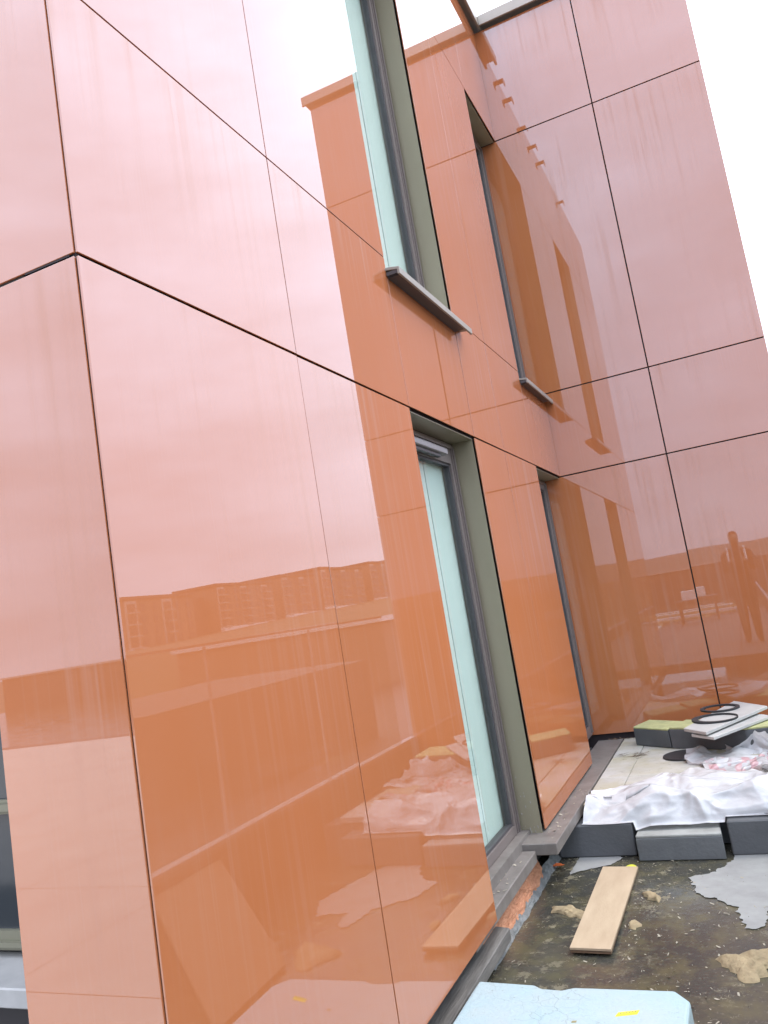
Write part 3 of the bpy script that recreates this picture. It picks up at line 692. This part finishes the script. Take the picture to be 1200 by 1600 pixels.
for i in range(46): flake(random.gauss(.27, .06), random.gauss(6.0, .05), .2525, random.uniform(.01, .06), .0015, random.gauss(.2, .5), .004)
for i in range(40): flake(random.uniform(-.05, .3), random.uniform(6.62, 6.675), .2525, random.uniform(.004, .02), .004, random.uniform(0, 6.3), .006)
setp(link('twig_litter', mesh('twig_litter', v, f), M['plyedge']), kind='stuff')

# clutter in the recess at the left
for k in range(3):
    pts = [(-2.5 + .1 * k + i * .16, 1.55 + .2 * k + (.08 + .03 * k) * math.sin(i * 1.1 + k * 2) + i * .03, .02 + .004 * k) for i in range(11)]
    setp(tube('white_hose', pts, .018, M['white'] if k != 1 else M['bracket'], None, 8), ['white hose nearest the panels on the dark floor below the left window', 'grey hose between two white hoses below the left window', 'white hose closest to the sill below the left window'][k], 'hose', 'hoses by the left window')

# ---------------------------------------------------------------- what stands on the open side (seen in the reflections)
bal = setp(empty('glass_balustrade', (XB, 0, 0)), 'glass balustrade on a low upstand along the open edge of the roof', 'balustrade')
def QB(o): o.location = o.location - Vector((XB, 0, 0)); return o
QB(box('upstand', (XB - .06, XB + .055, -23.9, YB - .01, .004, .40), M['dark'], bal))
QB(box('channel', (XB - .035, XB + .035, -23.9, YB - .01, .401, .430), M['bracket'], bal, .004))
for j in range(21):
    y = 6.40 - j * 1.25
    QB(box('glass_panel', (XB - .006, XB + .006, y - 1.24, y, .431, 1.50), M['clear'], bal, .001))
    QB(box('joint_bead', (XB - .009, XB + .009, y - 1.2569 + .0022, y - 1.2475, .431, 1.499), M['bracket'], bal))
    QB(box('top_trim', (XB - .012, XB + .012, y - 1.247, y, 1.501, 1.516), M['bracket'], bal))
par = setp(empty('parapet_wall', (0, -24, 0)), 'long dark parapet with pale coping across the far end of the roof', 'parapet')
box('wall', (-30, 1.78, -.15, .15, 0, 1.46), M['dark'], par); box('coping', (-30.05, 1.83, -.22, .22, 1.461, 1.54), M['coping'], par)
# leaning plywood sheet against the balustrade
bq = [(1.0, 2.70, .02), (1.02, 3.27, .02), (1.648, 3.70, .36), (1.648, 3.15, .36)]
M['oldply'] = speckled('weathered_plywood', (.24, .16, .10), (.17, .11, .07), 5, .7, .2, 30, (3, 3, 3)).m
lean, _ = tipped('plywood_sheet', bq, .018, M['oldply'], None); setp(lean, 'plywood sheet leaning on the upstand of the glass balustrade', 'plywood sheet')
# rods and boxes out on the roof
WH = ['nearest the terrace' , 'first behind the nearest batten', 'just behind the first steel tube', 'second tube from the terrace', 'between the second and third tubes', 'third tube from the terrace', 'right behind the third tube', 'middle tube of the seven', 'right behind the middle tube', 'third tube from the parapet side', 'second batten from the parapet side', 'second tube from the parapet side', 'last batten on the parapet side', 'outermost on the parapet side']
for k in range(14):
    y = -8.2 - .17 * k + random.uniform(-.03, .03); x0 = random.uniform(-2.4, -1.6); L = random.uniform(2.6, 3.4); z = .24 + (k % 3) * .06
    o = box('scaffold_tube' if k % 2 else 'timber_batten', (x0, x0 + L, y, y + .05, z, z + .045), M['steel' if k % 2 else 'timber'], None, .004)
    setp(o, 'bright steel tube in the long stack, %s' % WH[k] if k % 2 else 'sawn timber batten in the long stack, %s' % WH[k], 'tube' if k % 2 else 'batten', 'steel tubes stacked out on the roof' if k % 2 else 'timber battens stacked out on the roof')
for k in range(3): setp(box('bearer', (-2.0 + k * 1.1, -1.9 + k * 1.1, -10.8, -7.9, .005, .235), M['timber'], None, .004), ['left', 'middle', 'right'][k] + ' timber bearer under the stack of tubes', 'bearer', 'bearers under the tube stack')
t = setp(empty('work_table', (.15, -7.0, 0)), 'small work table with a white box on it out on the roof', 'table')
box('tabletop', (-.45, .45, -.3, .3, .72, .76), M['dark'], t)
for a in (-.4, .36):
    for b in (-.26, .22): box('leg', (a, a + .04, b, b + .04, .2, .719), M['dark'], t)
setp(box('carton', (-.15, .35, -7.2, -6.9, .762, .98), M['white'], None, .005), 'white carton standing on the work table', 'carton')
for k, (x, y, w, d, h) in enumerate([(-3.2, -6.5, .8, .6, .5), (-2.4, -5.8, .5, .7, .35), (-5, -8, 1.2, .8, .7)]):
    setp(box('pallet_stack', (x, x + w, y, y + d, .205, .2 + h), M['timber'], None, .01), ['brown pallet stack on the pale terrace', 'small low pallet stack on the pale terrace', 'large pallet stack at the terrace edge'][k], 'pallets')
# lower roof beyond the balustrade
lr = setp(empty('low_building', (14, 20, -12)), 'low flat roofed wing beyond the balustrade with pale roof edges', 'building')
for nme, b, mt in [('wall', (-9, 20, -16, 60, 0, 9.2), 'brick'), ('roof', (-9.2, 20.2, -16.2, 60.2, 9.21, 9.6), 'dark'), ('roof_edge', (-9.3, -9.0, -16.3, 60.3, 9.61, 9.95), 'coping'),
                   ('plant_room', (-3, 3, -6, 5, 9.61, 12.2), 'dark'), ('plant_room', (5, 12, 14, 50, 9.61, 13.3), 'brick'), ('roof_edge', (4.8, 12.2, 13.8, 50.2, 13.31, 13.62), 'white')]:
    box(nme, b, M[mt], lr)
# row of apartment blocks on the rising bank
specs = [(136, 160, 2.2, 14.0), (170, 197, 4.4, 16.0), (202, 222, 5.6, 17.8), (227, 256, 6.6, 19.8), (262, 285, 7.8, 21.6), (289, 316, 9, 23)]
labs = ['nearest brown block, set apart from the reflected row', 'widest brown block second in the far row', 'third brown block in the far row', 'fourth brown block in the far row', 'fifth brown block in the far row', 'last brown block at the end of the far row']
for k, (y0, y1, z0, z1) in enumerate(specs):
    b = setp(empty('apartment_block', (120, (y0 + y1) / 2, z0 - 3)), labs[k], 'building', 'apartment blocks on the bank')
    hw = (y1 - y0) / 2; H = z1 - z0 + 3
    box('wall', (0, 13, -hw, hw, 0, H), M['brick'], b); box('roof', (-.4, 13.4, -hw - .5, hw + .5, H, H + .6), M['dark'], b); box('plinth', (-1.2, -.01, -hw, hw, 0, 3.9), M['white'], b)
    nf, nw = (4, 5, 4, 4, 5, 4)[k], (6, 8, 6, 8, 7, 7)[k]; fh = (H - 4.6) / nf
    for c in range(0, nw, 3): box('bay', (-.35, -.005, -hw + c * 2 * hw / nw + .2, -hw + (c + 1) * 2 * hw / nw - .2, 4.0, H - .4), M['render'], b)
    for a in range(nf):
        for c in range(nw):
            bay = c % 3 == 0; x0 = -.355 if bay else -.01; yy = -hw + (c + .5) * 2 * hw / nw; zz = 4.3 + a * fh; ww = 1.25 if bay else (.7, .95)[(c + k) % 2]
            w = box('window', (x0 - .06, x0, yy - ww, yy + ww, zz, zz + fh * .7), M['dark'], b)
            box('pane', (x0 - .08, x0 - .062, yy - ww + .1, yy + ww - .1, zz + .1, zz + fh * .7 - .1), M['wglass'], w)
            if bay: box('balcony', (-1.5, -.36, yy - 1.5, yy + 1.5, zz - .35, zz - .1), M['render'], b); box('balcony_rail', (-1.5, -1.44, yy - 1.5, yy + 1.5, zz + .55, zz + .7), M['dark'], b)
t = setp(empty('link_block', (124, 164.5, 0)), 'low dark linking block between the first two apartment blocks', 'building')
box('wall', (-1, 6, -4.4, 4.4, 0, 13.6), M['dark'], t); box('chimney', (1, 2, -1, 0, 13.6, 15.2), M['brick'], t)

# ---------------------------------------------------------------- the photographer, seen only as a reflection
def skinned(name, pts, edges, mat, parent=None, root=0, sub=2):
    me = bpy.data.meshes.new(name); me.from_pydata([p[:3] for p in pts], edges, []); me.update()
    o = link(name, me, mat, parent); m = o.modifiers.new('skin', 'SKIN'); m.use_smooth_shade = True
    sv = me.skin_vertices[0].data
    for i, p in enumerate(pts): sv[i].radius = (p[3], p[4] if len(p) > 4 else p[3]); sv[i].use_root = i == root
    s = o.modifiers.new('sub', 'SUBSURF'); s.levels = sub; s.render_levels = sub; return o
X, Y = 1.2, -.42
man = setp(empty('person', (0, 0, 0)), 'person in a dark hooded jacket holding up a phone on the roof terrace', 'person')
pt = [(X, Y, 1.08, .155, .11), (X, Y + .01, 1.25, .145, .105), (X, Y + .02, 1.45, .17, .115), (X, Y + .02, 1.60, .12, .09), (X, Y + .03, 1.69, .055, .06), (X, Y + .05, 1.77, .075, .095), (X, Y + .05, 1.87, .085, .105), (X, Y + .04, 1.95, .06, .075)]
ed = [(i, i + 1) for i in range(7)]
for sgn in (-1, 1):
    b = len(pt)
    pt += [(X + sgn * .18, Y + .01, 1.59, .07), (X + sgn * .22, Y + .08, 1.33, .06), (X + sgn * .16, Y + .24, 1.40, .042), (X + sgn * .10, Y + .34, 1.46, .032)]
    ed += [(3, b), (b, b + 1), (b + 1, b + 2), (b + 2, b + 3)]
    pt += [(X + sgn * .085, Y, .98, .105), (X + sgn * .085, Y + .02, .65, .078), (X + sgn * .085, Y - .02, .30, .055), (X + sgn * .088, Y - .01, .245, .048), (X + sgn * .10, Y + .13, .235, .038)]
    ed += [(0, b + 4), (b + 4, b + 5), (b + 5, b + 6), (b + 6, b + 7), (b + 7, b + 8)]
body = skinned('body', pt, ed, M['cloth'], man)
# face set in the hood: nose, brow, mouth, eyes
fv = []
bm = bmesh.new(); bmesh.ops.create_uvsphere(bm, u_segments=20, v_segments=14, radius=1)
for vtx in bm.verts:
    x, y, z = vtx.co; nose = math.exp(-(x * x) / .02 - ((z + .05) ** 2) / .05) * .22 * (y > 0); brow = math.exp(-((z - .25) ** 2) / .02) * .05 * (y > 0); eye = (math.exp(-((x - .35) ** 2 + (z - .1) ** 2) / .02) + math.exp(-((x + .35) ** 2 + (z - .1) ** 2) / .02)) * .08 * (y > 0)
    vtx.co = (x * .066 * (1 - .2 * max(0, -z)), (y * .075 + (nose + brow - eye) * .09 * 1), z * .095)
me = bpy.data.meshes.new('face'); bm.to_mesh(me); bm.free()
me.polygons.foreach_set('use_smooth', [True] * len(me.polygons)); o = link('face', me, M['skin'], man); o.location = (X, Y + .075, 1.83)
for sgn in (-1, 1):
    tube('reflective_strip', [(X + sgn * .13, Y + .135, 1.36), (X + sgn * .13, Y + .13, 1.5), (X + sgn * .125, Y + .09, 1.63), (X + sgn * .125, Y, 1.685)], .018, M['band'], man)
    hand = [(X + sgn * .10, Y + .35, 1.465, .028, .02), (X + sgn * .088, Y + .385, 1.49, .034, .016)]; he = [(0, 1)]
    for kf in range(4):
        b = len(hand); zz = 1.46 + kf * .02
        hand += [(X + sgn * .082, Y + .398, zz, .009), (X + sgn * .078, Y + .402, zz + .004, .0085), (X + sgn * .062, Y + .400, zz + .006, .008), (X + sgn * .046, Y + .398, zz + .006, .007)]
        he += [(1, b), (b, b + 1), (b + 1, b + 2), (b + 2, b + 3)]
    b = len(hand); hand += [(X + sgn * .07, Y + .375, 1.51, .011), (X + sgn * .05, Y + .372, 1.525, .009)]; he += [(1, b), (b, b + 1)]
    skinned('hand', hand, he, M['skin'], man, 0, 1)
ph = setp(box('phone', (-.037, .037, -.004, .004, -.078, .078), M['rubber'], None, .003), 'black phone held upright in both hands', 'phone')
cq = cam.matrix_world.to_quaternion(); ph.location = Vector((1.2, 0, 1.5)) + cq @ Vector((0, -.03, .02)); ph.rotation_mode = 'QUATERNION'
ph.rotation_quaternion = cq @ Matrix.Rotation(rad(90), 4, 'X').to_quaternion()
